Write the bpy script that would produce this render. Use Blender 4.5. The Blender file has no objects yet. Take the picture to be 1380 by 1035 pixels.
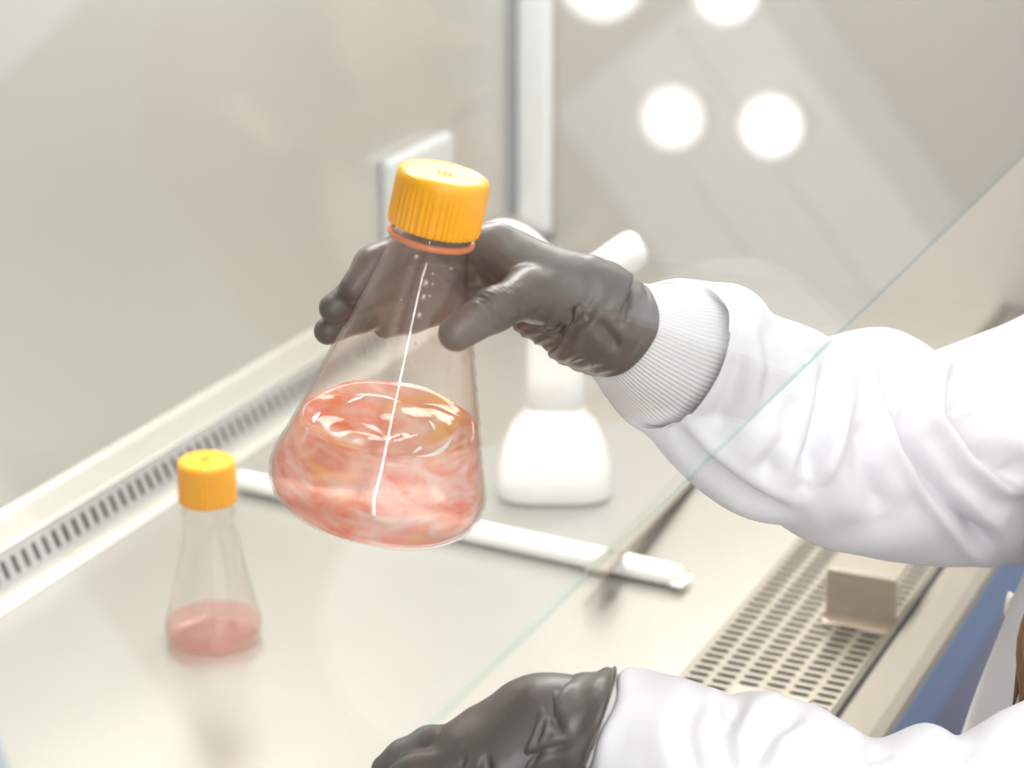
import bpy, bmesh, math, random
import numpy as np
from mathutils import Vector, Matrix

random.seed(7)
rng = np.random.default_rng(7)
S = bpy.context.scene
COL = S.collection

# ------------------------------------------------------------------ camera
FPX = 3157.0                      # focal length in pixels of the 1380 x 1035 frame
CX, CY = 690.0, 517.5
PITCH = math.atan(1132 / FPX)
YAW = math.atan2(1544, FPX * math.cos(PITCH) + 1132 * math.sin(PITCH))
CAM = np.array([0.0, 0.0, 0.71])
_Fh = np.array([math.cos(YAW), math.sin(YAW), 0.0])
RIGHT = np.array([math.sin(YAW), -math.cos(YAW), 0.0])
_U = np.array([0, 0, 1.0])
FWD = _Fh * math.cos(PITCH) - _U * math.sin(PITCH)
UP = _Fh * math.sin(PITCH) + _U * math.cos(PITCH)
cam_data = bpy.data.cameras.new('camera')
cam = bpy.data.objects.new('camera', cam_data)
COL.objects.link(cam)
cam_data.sensor_width = 36.0
cam_data.lens = 36.0 * FPX / 1380.0
cam_data.clip_start = 0.02
m = Matrix(((RIGHT[0], UP[0], -FWD[0], CAM[0]), (RIGHT[1], UP[1], -FWD[1], CAM[1]), (RIGHT[2], UP[2], -FWD[2], CAM[2]), (0, 0, 0, 1)))
cam.matrix_world = m
cam_data.dof.use_dof = True
cam_data.dof.focus_distance = 1.23
cam_data.dof.aperture_fstop = 6.8
S.camera = cam

# ------------------------------------------------------------------ light
S.view_settings.view_transform = 'Standard'
S.view_settings.look = 'None'
S.view_settings.gamma = 1.0
S.view_settings.use_curve_mapping = False
S.view_settings.exposure = 0.86
world = bpy.data.worlds.new('room_light')
S.world = world
world.use_nodes = True
bg = world.node_tree.nodes['Background']
bg.inputs[0].default_value = (1.0, 0.985, 0.96, 1)
bg.inputs[1].default_value = 0.78
S.cycles.max_bounces = 14
S.cycles.transparent_max_bounces = 24
S.cycles.caustics_reflective = True


def area_light(name, loc, size, size_y, power, color, rot=(0, 0, 0)):
    d = bpy.data.lights.new(name, 'AREA')
    d.shape = 'RECTANGLE'; d.size = size; d.size_y = size_y; d.energy = power; d.color = color
    o = bpy.data.objects.new(name, d); COL.objects.link(o)
    o.location = loc; o.rotation_euler = rot
    return o


# the cabinet's fluorescent lamp, under its top panel
area_light('cabinet_lamp_light', (1.60, 0.72, 0.785), 1.15, 0.16, 6.9, (1.0, 0.975, 0.93))
# ceiling light of the laboratory, above and in front of the cabinet
area_light('laboratory_ceiling_light', (0.0, -0.7, 1.75), 1.4, 0.7, 9.5, (1.0, 0.98, 0.95), (math.radians(24), math.radians(-30), 0))


# ------------------------------------------------------------------ measuring helpers (frame pixel + distance -> point in the room)
def ray(u, v):
    return FWD + RIGHT * (u - CX) / FPX - UP * (v - CY) / FPX


def at(u, v, z):
    return CAM + ray(u, v) * z


def on_plane(u, v, axis, val):
    r = ray(u, v)
    return CAM + r * ((val - CAM[axis]) / r[axis])


def project(P):
    d = np.asarray(P, float) - CAM
    z = d @ FWD
    return np.stack([CX + FPX * (d @ RIGHT) / z, CY - FPX * (d @ UP) / z], -1)


# ------------------------------------------------------------------ materials
def new_mat(name):
    mt = bpy.data.materials.new(name); mt.use_nodes = True
    return mt, mt.node_tree.nodes, mt.node_tree.links


def principled(name, color, rough=0.5, metal=0.0, noise=0.0, nscale=20, stretch=(1, 1, 1), bump=0.0, bscale=200, spec=0.5, **kw):
    mt, N, L = new_mat(name)
    b = N['Principled BSDF']
    b.inputs['Base Color'].default_value = (*color, 1)
    b.inputs['Roughness'].default_value = rough
    b.inputs['Metallic'].default_value = metal
    b.inputs['Specular IOR Level'].default_value = spec
    for k, v in kw.items():
        b.inputs[k.replace('_', ' ')].default_value = v
    if noise or bump:
        tc = N.new('ShaderNodeTexCoord'); mp = N.new('ShaderNodeMapping')
        mp.inputs['Scale'].default_value = stretch
        L.new(tc.outputs['Object'], mp.inputs[0])
    if noise:
        nz = N.new('ShaderNodeTexNoise'); nz.inputs['Scale'].default_value = nscale; nz.inputs['Detail'].default_value = 4
        L.new(mp.outputs[0], nz.inputs[0])
        cr = N.new('ShaderNodeMixRGB'); cr.inputs[1].default_value = (*[c * (1 - noise) for c in color], 1)
        cr.inputs[2].default_value = (*[min(1, c * (1 + noise)) for c in color], 1)
        L.new(nz.outputs[0], cr.inputs[0]); L.new(cr.outputs[0], b.inputs['Base Color'])
    if bump:
        nb = N.new('ShaderNodeTexNoise'); nb.inputs['Scale'].default_value = bscale; nb.inputs['Detail'].default_value = 3
        L.new(mp.outputs[0], nb.inputs[0])
        bp = N.new('ShaderNodeBump'); bp.inputs['Strength'].default_value = bump; bp.inputs['Distance'].default_value = 0.001
        L.new(nb.outputs[0], bp.inputs['Height']); L.new(bp.outputs[0], b.inputs['Normal'])
    return mt


def clear_mat(name, tint, f0=0.04, rough=0.02, gloss=1.0, edge=None, edge_pow=3.0, edge_max=0.6):
    """thin clear glass / plastic: see-through, with a Fresnel reflection that grows towards grazing view"""
    mt, N, L = new_mat(name)
    N.remove(N['Principled BSDF'])
    out = N['Material Output']
    lw = N.new('ShaderNodeLayerWeight'); lw.inputs[0].default_value = 0.5
    pw = N.new('ShaderNodeMath'); pw.operation = 'POWER'; pw.inputs[1].default_value = 5.0
    L.new(lw.outputs['Facing'], pw.inputs[0])
    ma = N.new('ShaderNodeMath'); ma.operation = 'MULTIPLY_ADD'; ma.inputs[1].default_value = (1 - f0) * gloss; ma.inputs[2].default_value = f0
    ma.use_clamp = True
    L.new(pw.outputs[0], ma.inputs[0])
    tr = N.new('ShaderNodeBsdfTransparent'); tr.inputs[0].default_value = (*tint, 1)
    gl = N.new('ShaderNodeBsdfGlossy'); gl.inputs['Roughness'].default_value = rough
    mx = N.new('ShaderNodeMixShader')
    L.new(ma.outputs[0], mx.inputs[0]); L.new(tr.outputs[0], mx.inputs[1]); L.new(gl.outputs[0], mx.inputs[2])
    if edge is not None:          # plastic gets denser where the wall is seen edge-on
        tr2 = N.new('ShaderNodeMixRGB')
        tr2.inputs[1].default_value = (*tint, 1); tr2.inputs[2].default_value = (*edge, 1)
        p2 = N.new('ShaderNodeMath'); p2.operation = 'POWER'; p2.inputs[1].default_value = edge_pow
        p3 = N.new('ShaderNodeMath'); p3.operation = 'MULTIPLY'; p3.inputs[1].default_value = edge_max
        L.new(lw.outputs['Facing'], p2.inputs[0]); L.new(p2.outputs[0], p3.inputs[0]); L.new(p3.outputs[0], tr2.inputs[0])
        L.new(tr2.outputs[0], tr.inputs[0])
    L.new(mx.outputs[0], out.inputs[0])
    return mt


M = {}
M['steel_floor'] = principled('brushed_steel_worktop', (0.525, 0.51, 0.475), 0.30, 0.75, noise=0.05, nscale=6, stretch=(1, 1, 1), bump=0.05, bscale=300)
M['steel_wall'] = principled('brushed_steel_wall', (0.62, 0.615, 0.58), 0.36, 0.75, noise=0.04, nscale=5, stretch=(1, 1, 0.2), bump=0.04, bscale=300)
M['steel_side'] = principled('steel_side_wall', (0.51, 0.485, 0.455), 0.40, 0.55, noise=0.03, nscale=5, stretch=(1, 1, 0.2), bump=0.04, bscale=300)
M['steel_strip'] = principled('steel_strip', (0.52, 0.52, 0.51), 0.38, 0.7, noise=0.04, nscale=10, bump=0.04, bscale=300)
M['steel_light'] = principled('light_steel_ledge', (0.44, 0.43, 0.395), 0.42, 0.5, noise=0.04, nscale=10)
M['steel_grille'] = principled('grille_steel', (0.345, 0.32, 0.275), 0.34, 0.7, noise=0.04, nscale=10, bump=0.04, bscale=300)
M['steel_bracket'] = principled('bracket_steel', (0.60, 0.53, 0.45), 0.30, 0.7, noise=0.10, nscale=14, stretch=(1, 1, 12), bump=0.05, bscale=200)
M['sill'] = principled('sill_steel', (0.35, 0.325, 0.275), 0.45, 0.55, noise=0.04, nscale=30, bump=0.06, bscale=600)
M['dark'] = principled('plenum_dark', (0.03, 0.034, 0.03), 0.7)
M['rubber'] = principled('dark_rubber', (0.03, 0.03, 0.04), 0.5)
M['blue'] = principled('blue_enamel', (0.115, 0.18, 0.34), 0.30, 0.0, noise=0.05, nscale=8)
M['blue_dark'] = principled('slate_blue_enamel', (0.135, 0.15, 0.22), 0.5, 0.0, noise=0.06, nscale=8)
M['post'] = principled('pale_corner_trim', (0.70, 0.72, 0.74), 0.35, 0.3, noise=0.03, nscale=8)
M['white_plastic'] = principled('white_plastic', (0.86, 0.86, 0.84), 0.4, 0.0, noise=0.02, nscale=12)
M['outlet_plastic'] = principled('pale_grey_plastic', (0.50, 0.525, 0.54), 0.4, 0.0, noise=0.02, nscale=12)
M['paper'] = principled('white_paper_wrap', (0.88, 0.88, 0.86), 0.6, 0.0, noise=0.03, nscale=40, bump=0.1, bscale=120)
M['grey_bar'] = principled('grey_plastic_bar', (0.30, 0.275, 0.235), 0.5, 0.0, noise=0.05, nscale=30)
M['cloth'] = principled('white_cotton', (0.69, 0.69, 0.72), 0.85, 0.0, noise=0.015, nscale=60, bump=0.12, bscale=1500, spec=0.2)
M['rib'] = principled('white_rib_knit', (0.71, 0.71, 0.715), 0.9, 0.0, noise=0.015, nscale=60, bump=0.08, bscale=1200, spec=0.15)
M['glove'] = principled('black_nitrile', (0.088, 0.079, 0.075), 0.40, 0.0, noise=0.10, nscale=30, bump=0.35, bscale=140, spec=0.55)
M['skin'] = principled('skin', (0.62, 0.40, 0.30), 0.5, 0.0, noise=0.04, nscale=30)
M['hair'] = principled('brown_hair', (0.20, 0.10, 0.045), 0.45, 0.0, noise=0.35, nscale=90, stretch=(1, 1, 0.06))
M['trouser'] = principled('dark_blue_denim', (0.05, 0.07, 0.13), 0.85, 0.0, noise=0.1, nscale=200)
M['shoe'] = principled('black_leather', (0.03, 0.03, 0.03), 0.4, 0.0, noise=0.1, nscale=30)
M['button'] = principled('pearl_button', (0.75, 0.72, 0.68), 0.3, 0.0, noise=0.05, nscale=30)
M['cap'] = principled('orange_plastic', (1.0, 0.44, 0.004), 0.34, 0.0, noise=0.02, nscale=30, Subsurface_Weight=0.12, Subsurface_Radius=(0.01, 0.004, 0.001))
M['ring'] = principled('orange_seal', (0.85, 0.25, 0.10), 0.3, 0.0, noise=0.05, nscale=60, Transmission_Weight=0.3)
M['ink'] = principled('dark_print', (0.10, 0.03, 0.03), 0.5, 0.0, noise=0.1, nscale=80)
M['sash'] = clear_mat('sash_glass', (0.978, 0.986, 0.985), 0.045, 0.0)
M['sash_edge'] = clear_mat('green_glass_edge', (0.70, 0.84, 0.83), 0.01, 0.05, gloss=0.0)
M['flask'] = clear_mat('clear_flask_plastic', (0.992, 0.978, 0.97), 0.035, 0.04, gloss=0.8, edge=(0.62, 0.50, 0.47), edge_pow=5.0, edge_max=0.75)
M['flask_small'] = clear_mat('clear_flask_plastic_milky', (0.997, 0.99, 0.985), 0.06, 0.08, gloss=0.9, edge=(0.95, 0.92, 0.90), edge_pow=4.0, edge_max=0.6)
M['droplet'] = clear_mat('water_drop', (0.9, 0.88, 0.88), 0.35, 0.05)
M['room_wall'] = principled('painted_room_wall', (0.42, 0.38, 0.35), 0.8, 0.0, noise=0.03, nscale=3)
M['room_floor'] = principled('grey_vinyl_floor', (0.34, 0.34, 0.34), 0.5, 0.0, noise=0.06, nscale=8)
M['room_cab'] = principled('grey_blue_laminate', (0.72, 0.77, 0.85), 0.5, 0.0, noise=0.03, nscale=4)


def liquid_mat(name, deep, pale, cap_glint, scale, swirl=True, see=0.45):
    """pink culture medium: partly see-through, partly scattering, with pale foam streaks and orange flecks stirred into it"""
    mt, N, L = new_mat(name)
    N.remove(N['Principled BSDF'])
    out = N['Material Output']
    tc = N.new('ShaderNodeTexCoord')
    mp = N.new('ShaderNodeMapping'); mp.inputs['Scale'].default_value = (1, 1, 2.6)
    L.new(tc.outputs['Object'], mp.inputs[0])
    w = N.new('ShaderNodeTexNoise'); w.inputs['Scale'].default_value = scale; w.inputs['Detail'].default_value = 5
    w.inputs['Distortion'].default_value = 2.2 if swirl else 0.3
    L.new(mp.outputs[0], w.inputs[0])
    r1 = N.new('ShaderNodeValToRGB')
    e = r1.color_ramp.elements
    e[0].position = 0.34; e[0].color = (*deep, 1)
    e[1].position = 0.66; e[1].color = (*pale, 1)
    x = r1.color_ramp.elements.new(0.5); x.color = (*[(a * 0.45 + b * 0.55) for a, b in zip(deep, pale)], 1)
    L.new(w.outputs[0], r1.inputs[0])
    col = r1.outputs[0]
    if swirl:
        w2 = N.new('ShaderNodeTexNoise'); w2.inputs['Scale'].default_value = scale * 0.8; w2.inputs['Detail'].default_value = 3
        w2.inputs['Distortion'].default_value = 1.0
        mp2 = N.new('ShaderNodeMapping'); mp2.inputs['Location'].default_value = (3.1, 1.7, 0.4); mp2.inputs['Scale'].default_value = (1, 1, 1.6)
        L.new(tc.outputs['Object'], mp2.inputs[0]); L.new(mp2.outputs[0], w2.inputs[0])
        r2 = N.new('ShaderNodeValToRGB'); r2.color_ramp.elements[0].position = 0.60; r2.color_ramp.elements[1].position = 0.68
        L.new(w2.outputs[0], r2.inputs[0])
        mx = N.new('ShaderNodeMixRGB'); mx.inputs[2].default_value = (*cap_glint, 1)  # orange reflection of the cap painted into the liquid colour
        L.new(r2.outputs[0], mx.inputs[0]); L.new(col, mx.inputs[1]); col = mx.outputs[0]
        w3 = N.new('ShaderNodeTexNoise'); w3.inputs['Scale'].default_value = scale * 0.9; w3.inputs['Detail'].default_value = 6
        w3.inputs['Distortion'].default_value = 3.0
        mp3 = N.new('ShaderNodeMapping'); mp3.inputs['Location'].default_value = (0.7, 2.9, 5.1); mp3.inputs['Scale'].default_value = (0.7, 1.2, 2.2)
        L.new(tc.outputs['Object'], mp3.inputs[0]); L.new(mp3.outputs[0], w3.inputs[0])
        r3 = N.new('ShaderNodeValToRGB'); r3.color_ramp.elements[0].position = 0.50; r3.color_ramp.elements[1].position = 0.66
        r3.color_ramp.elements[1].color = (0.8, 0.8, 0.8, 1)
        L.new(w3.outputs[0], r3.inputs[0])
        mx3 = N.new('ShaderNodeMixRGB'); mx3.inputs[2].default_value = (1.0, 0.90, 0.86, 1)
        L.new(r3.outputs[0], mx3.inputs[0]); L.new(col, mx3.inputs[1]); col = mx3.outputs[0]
    gm_ = N.new('ShaderNodeGamma'); gm_.inputs[1].default_value = 0.5; L.new(col, gm_.inputs[0])
    tr = N.new('ShaderNodeBsdfTransparent'); L.new(gm_.outputs[0], tr.inputs[0])
    df = N.new('ShaderNodeBsdfDiffuse'); L.new(col, df.inputs[0])
    tl = N.new('ShaderNodeBsdfTranslucent'); L.new(col, tl.inputs[0])
    m1 = N.new('ShaderNodeMixShader'); m1.inputs[0].default_value = 0.5
    L.new(df.outputs[0], m1.inputs[1]); L.new(tl.outputs[0], m1.inputs[2])
    m2 = N.new('ShaderNodeMixShader'); m2.inputs[0].default_value = see
    L.new(m1.outputs[0], m2.inputs[1]); L.new(tr.outputs[0], m2.inputs[2])
    gl = N.new('ShaderNodeBsdfGlossy'); gl.inputs['Roughness'].default_value = 0.08
    m3 = N.new('ShaderNodeMixShader'); m3.inputs[0].default_value = 0.05
    L.new(m2.outputs[0], m3.inputs[1]); L.new(gl.outputs[0], m3.inputs[2])
    L.new(m3.outputs[0], out.inputs[0])
    return mt


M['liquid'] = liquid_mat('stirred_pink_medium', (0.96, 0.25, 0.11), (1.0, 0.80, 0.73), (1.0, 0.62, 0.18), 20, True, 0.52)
M['liquid_small'] = liquid_mat('still_pink_medium', (0.97, 0.64, 0.60), (0.98, 0.70, 0.66), (1, 1, 1), 20, False, 0.80)


def emit_mat(name, color, strength):
    mt, N, L = new_mat(name)
    N.remove(N['Principled BSDF'])
    e = N.new('ShaderNodeEmission'); e.inputs[0].default_value = (*color, 1); e.inputs[1].default_value = strength
    L.new(e.outputs[0], N['Material Output'].inputs[0])
    return mt


M['highlight_lamp'] = emit_mat('highlight_glow', (1.0, 0.98, 0.95), 24.0)
M['lamp'] = emit_mat('lamp_glow', (1.0, 0.98, 0.95), 2.7)


# ------------------------------------------------------------------ object helpers
def link(name, me, mat=None, parent=None, smooth=False):
    o = bpy.data.objects.new(name, me)
    COL.objects.link(o)
    if mat is not None:
        me.materials.append(M[mat] if isinstance(mat, str) else mat)
    if smooth:
        me.polygons.foreach_set('use_smooth', [True] * len(me.polygons))
    if parent is not None:
        o.parent = parent
        o.matrix_parent_inverse = parent.matrix_world.inverted()
    return o


def from_py(name, V, F, mat=None, parent=None, smooth=False):
    me = bpy.data.meshes.new(name)
    me.from_pydata([tuple(map(float, v)) for v in V], [], [tuple(map(int, f)) for f in F])
    me.update()
    return link(name, me, mat, parent, smooth)


def from_bm(name, bm, mat=None, parent=None, smooth=False):
    bmesh.ops.recalc_face_normals(bm, faces=bm.faces)
    me = bpy.data.meshes.new(name)
    bm.to_mesh(me); bm.free()
    return link(name, me, mat, parent, smooth)


def tag(o, label, cat=None, group=None, kind=None):
    o['label'] = label
    if cat: o['category'] = cat
    if group: o['group'] = group
    if kind: o['kind'] = kind
    return o


def thing(name, label, cat, matrix, group=None):
    o = bpy.data.objects.new(name, None); COL.objects.link(o)
    o.empty_display_size = 0.02
    o.matrix_world = matrix
    bpy.context.view_layer.update()
    return tag(o, label, cat, group)


def bm_box(bm, lo, hi, bevel=0.0, segs=2):
    r = bmesh.ops.create_cube(bm, size=1.0)
    vs = r['verts']
    for v in vs:
        v.co = Vector([lo[i] + (v.co[i] + 0.5) * (hi[i] - lo[i]) for i in range(3)])
    if bevel:
        es = list({e for v in vs for e in v.link_edges})
        bmesh.ops.bevel(bm, geom=es, offset=bevel, segments=segs, profile=0.5, affect='EDGES')
    return vs


def box(name, lo, hi, mat, parent=None, bevel=0.0):
    bm = bmesh.new(); bm_box(bm, lo, hi, bevel)
    return from_bm(name, bm, mat, parent, False)


def extrude_profile(name, pts, x0, x1, mat, thick=0.0015, parent=None):
    """sheet of steel: open (y, z) profile pulled along x, with thickness"""
    P = np.array(pts, float); n = len(P)
    T = np.gradient(P, axis=0); T /= np.linalg.norm(T, axis=1)[:, None]
    Nn = np.stack([T[:, 1], -T[:, 0]], -1)
    Q = P + Nn * thick
    ring = np.vstack([P, Q[::-1]])
    V = []
    for x in (x0, x1):
        V += [(x, y, z) for y, z in ring]
    k = len(ring)
    F = [(i, (i + 1) % k, k + (i + 1) % k, k + i) for i in range(k)] + [tuple(range(k))[::-1], tuple(range(k, 2 * k))]
    return from_py(name, V, F, mat, parent)


def lathe(name, prof, mat, parent=None, seg=64, smooth=True, mod=None):
    """profile of (h, r) turned about local z; mod(angle, i) scales the radius"""
    V, F = [], []
    n = len(prof)
    rows = []
    for i, (h, r) in enumerate(prof):
        if r < 1e-6:
            rows.append([len(V)]); V.append((0, 0, h))
        else:
            row = []
            for k in range(seg):
                a = 2 * math.pi * k / seg
                rr = r * (mod(a, i) if mod else 1)
                row.append(len(V)); V.append((rr * math.cos(a), rr * math.sin(a), h))
            rows.append(row)
    for i in range(n - 1):
        A, B = rows[i], rows[i + 1]
        for k in range(seg):
            k2 = (k + 1) % seg
            if len(A) == 1 and len(B) == 1: continue
            if len(A) == 1: F.append((A[0], B[k2], B[k]))
            elif len(B) == 1: F.append((A[k], A[k2], B[0]))
            else: F.append((A[k], A[k2], B[k2], B[k]))
    me = bpy.data.meshes.new(name); me.from_pydata(V, [], F); me.update()
    bm = bmesh.new(); bm.from_mesh(me); bmesh.ops.recalc_face_normals(bm, faces=bm.faces); bm.to_mesh(me); bm.free()
    o = link(name, me, mat, None, smooth)
    if parent is not None:
        o.parent = parent
    return o


def catmull(P, n):
    P = np.asarray(P, float)
    Pp = np.vstack([2 * P[0] - P[1], P, 2 * P[-1] - P[-2]])
    t = np.linspace(0, len(P) - 1 - 1e-9, n)
    i = t.astype(int); f = (t - i)[:, None]
    a, b, c, d = Pp[i], Pp[i + 1], Pp[i + 2], Pp[i + 3]
    return 0.5 * (2 * b + (c - a) * f + (2 * a - 5 * b + 4 * c - d) * f ** 2 + (3 * b - a - 3 * c + d) * f ** 3)


def tube(name, pts, radii, mat, parent=None, seg=16, sub=24, flat=(1, 1), caps=True, smooth=True):
    P = catmull(pts, sub); Rr = catmull(np.array(radii, float)[:, None], sub)[:, 0]
    V, F = [], []
    T = np.gradient(P, axis=0); T /= np.linalg.norm(T, axis=1)[:, None]
    ref = np.array([0, 0, 1.0])
    if abs(T[0] @ ref) > 0.9: ref = np.array([0, 1.0, 0])
    for p, t, r in zip(P, T, Rr):
        a = np.cross(t, ref); a /= np.linalg.norm(a); b = np.cross(a, t)
        for k in range(seg):
            q = 2 * math.pi * k / seg
            V.append(p + a * math.cos(q) * r * flat[0] + b * math.sin(q) * r * flat[1])
    for i in range(len(P) - 1):
        for k in range(seg):
            k2 = (k + 1) % seg
            F.append((i * seg + k, i * seg + k2, (i + 1) * seg + k2, (i + 1) * seg + k))
    if caps:
        F.append(tuple(range(seg))[::-1]); F.append(tuple(range((len(P) - 1) * seg, len(P) * seg)))
    return from_py(name, V, F, mat, parent, smooth)


# ---- smooth bodies from blended capsules (surface nets on a grid)
def seg_dist(P, a, b, ra, rb):
    a = np.asarray(a, np.float32); b = np.asarray(b, np.float32)
    ab = b - a; L2 = float(ab @ ab) + 1e-12
    d = P - a
    t = np.clip((d @ ab) / L2, 0, 1)
    q = d - t[..., None] * ab
    return np.sqrt(np.einsum('...i,...i', q, q)) - (ra + (rb - ra) * t)


def smin(a, b, k):
    h = np.clip(0.5 + 0.5 * (b - a) / k, 0, 1)
    return b + (a - b) * h - k * h * (1 - h)


def surface_nets(fn, lo, hi, h):
    ax = [np.arange(lo[i], hi[i] + h, h, dtype=np.float32) for i in range(3)]
    G = np.stack(np.meshgrid(*ax, indexing='ij'), -1)
    Fv = fn(G)
    s = Fv < 0
    nx, ny, nz = s.shape
    cnt = np.zeros((nx - 1, ny - 1, nz - 1), np.float32)
    acc = np.zeros((nx - 1, ny - 1, nz - 1, 3), np.float32)
    for axis in range(3):
        sl0 = [slice(None)] * 3; sl1 = [slice(None)] * 3
        sl0[axis] = slice(0, -1); sl1[axis] = slice(1, None)
        f0, f1 = Fv[tuple(sl0)], Fv[tuple(sl1)]
        cross = (f0 < 0) != (f1 < 0)
        t = np.where(cross, f0 / (f0 - f1 + 1e-20), 0)
        pos = G[tuple(sl0)].copy(); pos[..., axis] += t * h
        o = [i for i in range(3) if i != axis]
        for da in (0, 1):
            for db in (0, 1):
                sl = [slice(None)] * 3
                sl[o[0]] = slice(da, None if da else -1); sl[o[1]] = slice(db, None if db else -1)
                c = cross[tuple(sl)]
                cnt += c; acc += pos[tuple(sl)] * c[..., None]
    act = cnt > 0
    idx = -np.ones(cnt.shape, int); idx[act] = np.arange(act.sum())
    V = acc[act] / cnt[act][:, None]
    faces = []
    for axis in range(3):
        sl0 = [slice(None)] * 3; sl1 = [slice(None)] * 3
        sl0[axis] = slice(0, -1); sl1[axis] = slice(1, None)
        c = s[tuple(sl0)] != s[tuple(sl1)]
        o = [(axis + 1) % 3, (axis + 2) % 3]
        I = np.argwhere(c)
        I = I[(I[:, o[0]] > 0) & (I[:, o[1]] > 0) & (I[:, o[0]] < s.shape[o[0]] - 1) & (I[:, o[1]] < s.shape[o[1]] - 1)]
        def cell(d0, d1):
            J = I.copy(); J[:, o[0]] -= d0; J[:, o[1]] -= d1
            return idx[J[:, 0], J[:, 1], J[:, 2]]
        q = np.stack([cell(1, 1), cell(0, 1), cell(0, 0), cell(1, 0)], -1)
        flip = ~s[I[:, 0], I[:, 1], I[:, 2]]
        q[flip] = q[flip][:, ::-1]
        faces.append(q)
    Fq = np.vstack(faces)
    Fq = Fq[(Fq >= 0).all(1)]
    return V, Fq


def net_object(name, fn, lo, hi, h, mat, parent=None):
    V, F = surface_nets(fn, lo, hi, h)
    me = bpy.data.meshes.new(name)
    me.vertices.add(len(V)); me.vertices.foreach_set('co', V.astype(np.float32).ravel())
    me.loops.add(F.size); me.loops.foreach_set('vertex_index', F.astype(np.int32).ravel())
    me.polygons.add(len(F)); me.polygons.foreach_set('loop_start', np.arange(0, F.size, 4, dtype=np.int32))
    me.update(calc_edges=True); me.validate()
    return link(name, me, mat, parent, True)


# ================================================================== THE CABINET (the setting)
X0, X1 = 0.40, 2.205          # inside length
YB = 1.010                   # back wall
YF = 0.366                   # front lip of the worktop
ZT = 0.80                    # top panel

# work surface between the rear slot strip and the front grille
fl = box('floor', (X0, 0.4862, -0.004), (X1, 0.970, 0.0), 'steel_floor')
tag(fl, 'pale brushed steel work surface inside the safety cabinet', 'work surface', kind='structure')

wb = box('wall_back', (X0, YB, -0.05), (X1 + 0.004, YB + 0.004, ZT), 'steel_wall')
tag(wb, 'grey brushed steel back wall of the cabinet', 'wall', kind='structure')
wr = box('wall_right', (X1, 0.30, -0.10), (X1 + 0.004, YB, ZT), 'steel_side')
tag(wr, 'beige toned steel side wall at the end of the cabinet', 'wall', kind='structure')
wl = box('wall_left', (X0 - 0.012, 0.43, -0.10), (X0 - 0.008, YB, ZT), 'steel_wall')
tag(wl, 'steel side wall of the cabinet outside the picture', 'wall', kind='structure')
cl = box('ceiling', (X0, 0.46, ZT), (X1, YB, ZT + 0.006), 'steel_light')
tag(cl, 'pale steel top panel of the cabinet', 'ceiling', kind='structure')

# corner trim between back wall and side wall
bm = bmesh.new()
bm_box(bm, (X1 - 0.016, YB - 0.045, 0.02), (X1 - 0.001, YB - 0.006, ZT - 0.01), 0.006, 3)
t1 = from_bm('trim_1', bm, 'post', None, True)
tag(t1, 'pale vertical corner trim where back and side walls meet', 'corner trim', kind='structure')
bm = bmesh.new()
bm_box(bm, (X1 - 0.020, YB - 0.005, 0.04), (X1 - 0.001, YB - 0.0005, ZT - 0.01), 0.001, 1)
tj = from_bm('corner_seal', bm, principled('grey_seal', (0.28, 0.30, 0.31), 0.5, 0.2, noise=0.03), t1)

# slotted plate builder: cells with a rounded slot cut through them
def slotted_plate(name, centres, cell, slot, thick, to3d, mat, seg=6):
    """centres: list of (a, b); cell (ca, cb); slot (length along b, width along a); to3d(a, b, depth)"""
    V, F = [], []
    ca, cb = cell; sl, sw = slot
    r = sw / 2; hb = sl / 2 - r
    ring = []
    for k in range(seg + 1):
        q = math.pi * k / seg
        ring.append((r * math.cos(q), hb + r * math.sin(q)))
    for k in range(seg + 1):
        q = math.pi + math.pi * k / seg
        ring.append((r * math.cos(q), -hb + r * math.sin(q)))
    n = len(ring)
    outer = []
    for (a, b) in ring:                       # ray from slot point to the cell border
        ta = (ca / 2) / max(abs(a), 1e-9); tb = (cb / 2) / max(abs(b), 1e-9)
        t = min(ta, tb); outer.append((a * t, b * t))
    corners = [(ca / 2, cb / 2), (-ca / 2, cb / 2), (-ca / 2, -cb / 2), (ca / 2, -cb / 2)]
    for cpt in corners:                       # snap nearest border point to the corner
        i = min(range(n), key=lambda j: (outer[j][0] - cpt[0]) ** 2 + (outer[j][1] - cpt[1]) ** 2)
        outer[i] = cpt
    for (a0, b0) in centres:
        o = len(V)
        V += [to3d(a0 + a, b0 + b, 0) for a, b in ring]
        V += [to3d(a0 + a, b0 + b, 0) for a, b in outer]
        V += [to3d(a0 + a, b0 + b, thick) for a, b in ring]
        for k in range(n):
            k2 = (k + 1) % n
            F.append((o + k, o + k2, o + n + k2, o + n + k))
            F.append((o + k2, o + k, o + 2 * n + k, o + 2 * n + k2))
    return V, F


# rear slot strip: steep slotted plate with a pale ledge above and a rolled foot below
A = np.array([0.968, 0.006]); B = np.array([0.978, 0.029])
dirb = (B - A) / np.linalg.norm(B - A); nrm = np.array([dirb[1], -dirb[0]])     # points back and down
LB = float(np.linalg.norm(B - A))
pitch = 0.0125
cents = [(X0 + pitch * (i + 0.5), LB * 0.47) for i in range(int((X1 - X0) / pitch))]
V, F = slotted_plate('s', cents, (pitch, LB), (0.0150, 0.0052), 0.002,
                     lambda a, b, d: (a, *(A + dirb * b + nrm * d)), None)
rs = from_py('baseboard_back', V, F, 'steel_strip')
tag(rs, 'slotted steel air strip along the foot of the back wall', 'air vent strip', kind='structure')
extrude_profile('ledge', [(0.978, 0.029), (0.980, 0.0305), (0.992, 0.0335), (1.004, 0.0365), (1.0095, 0.040)], X0, X1, 'steel_light', 0.001, rs)
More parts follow.
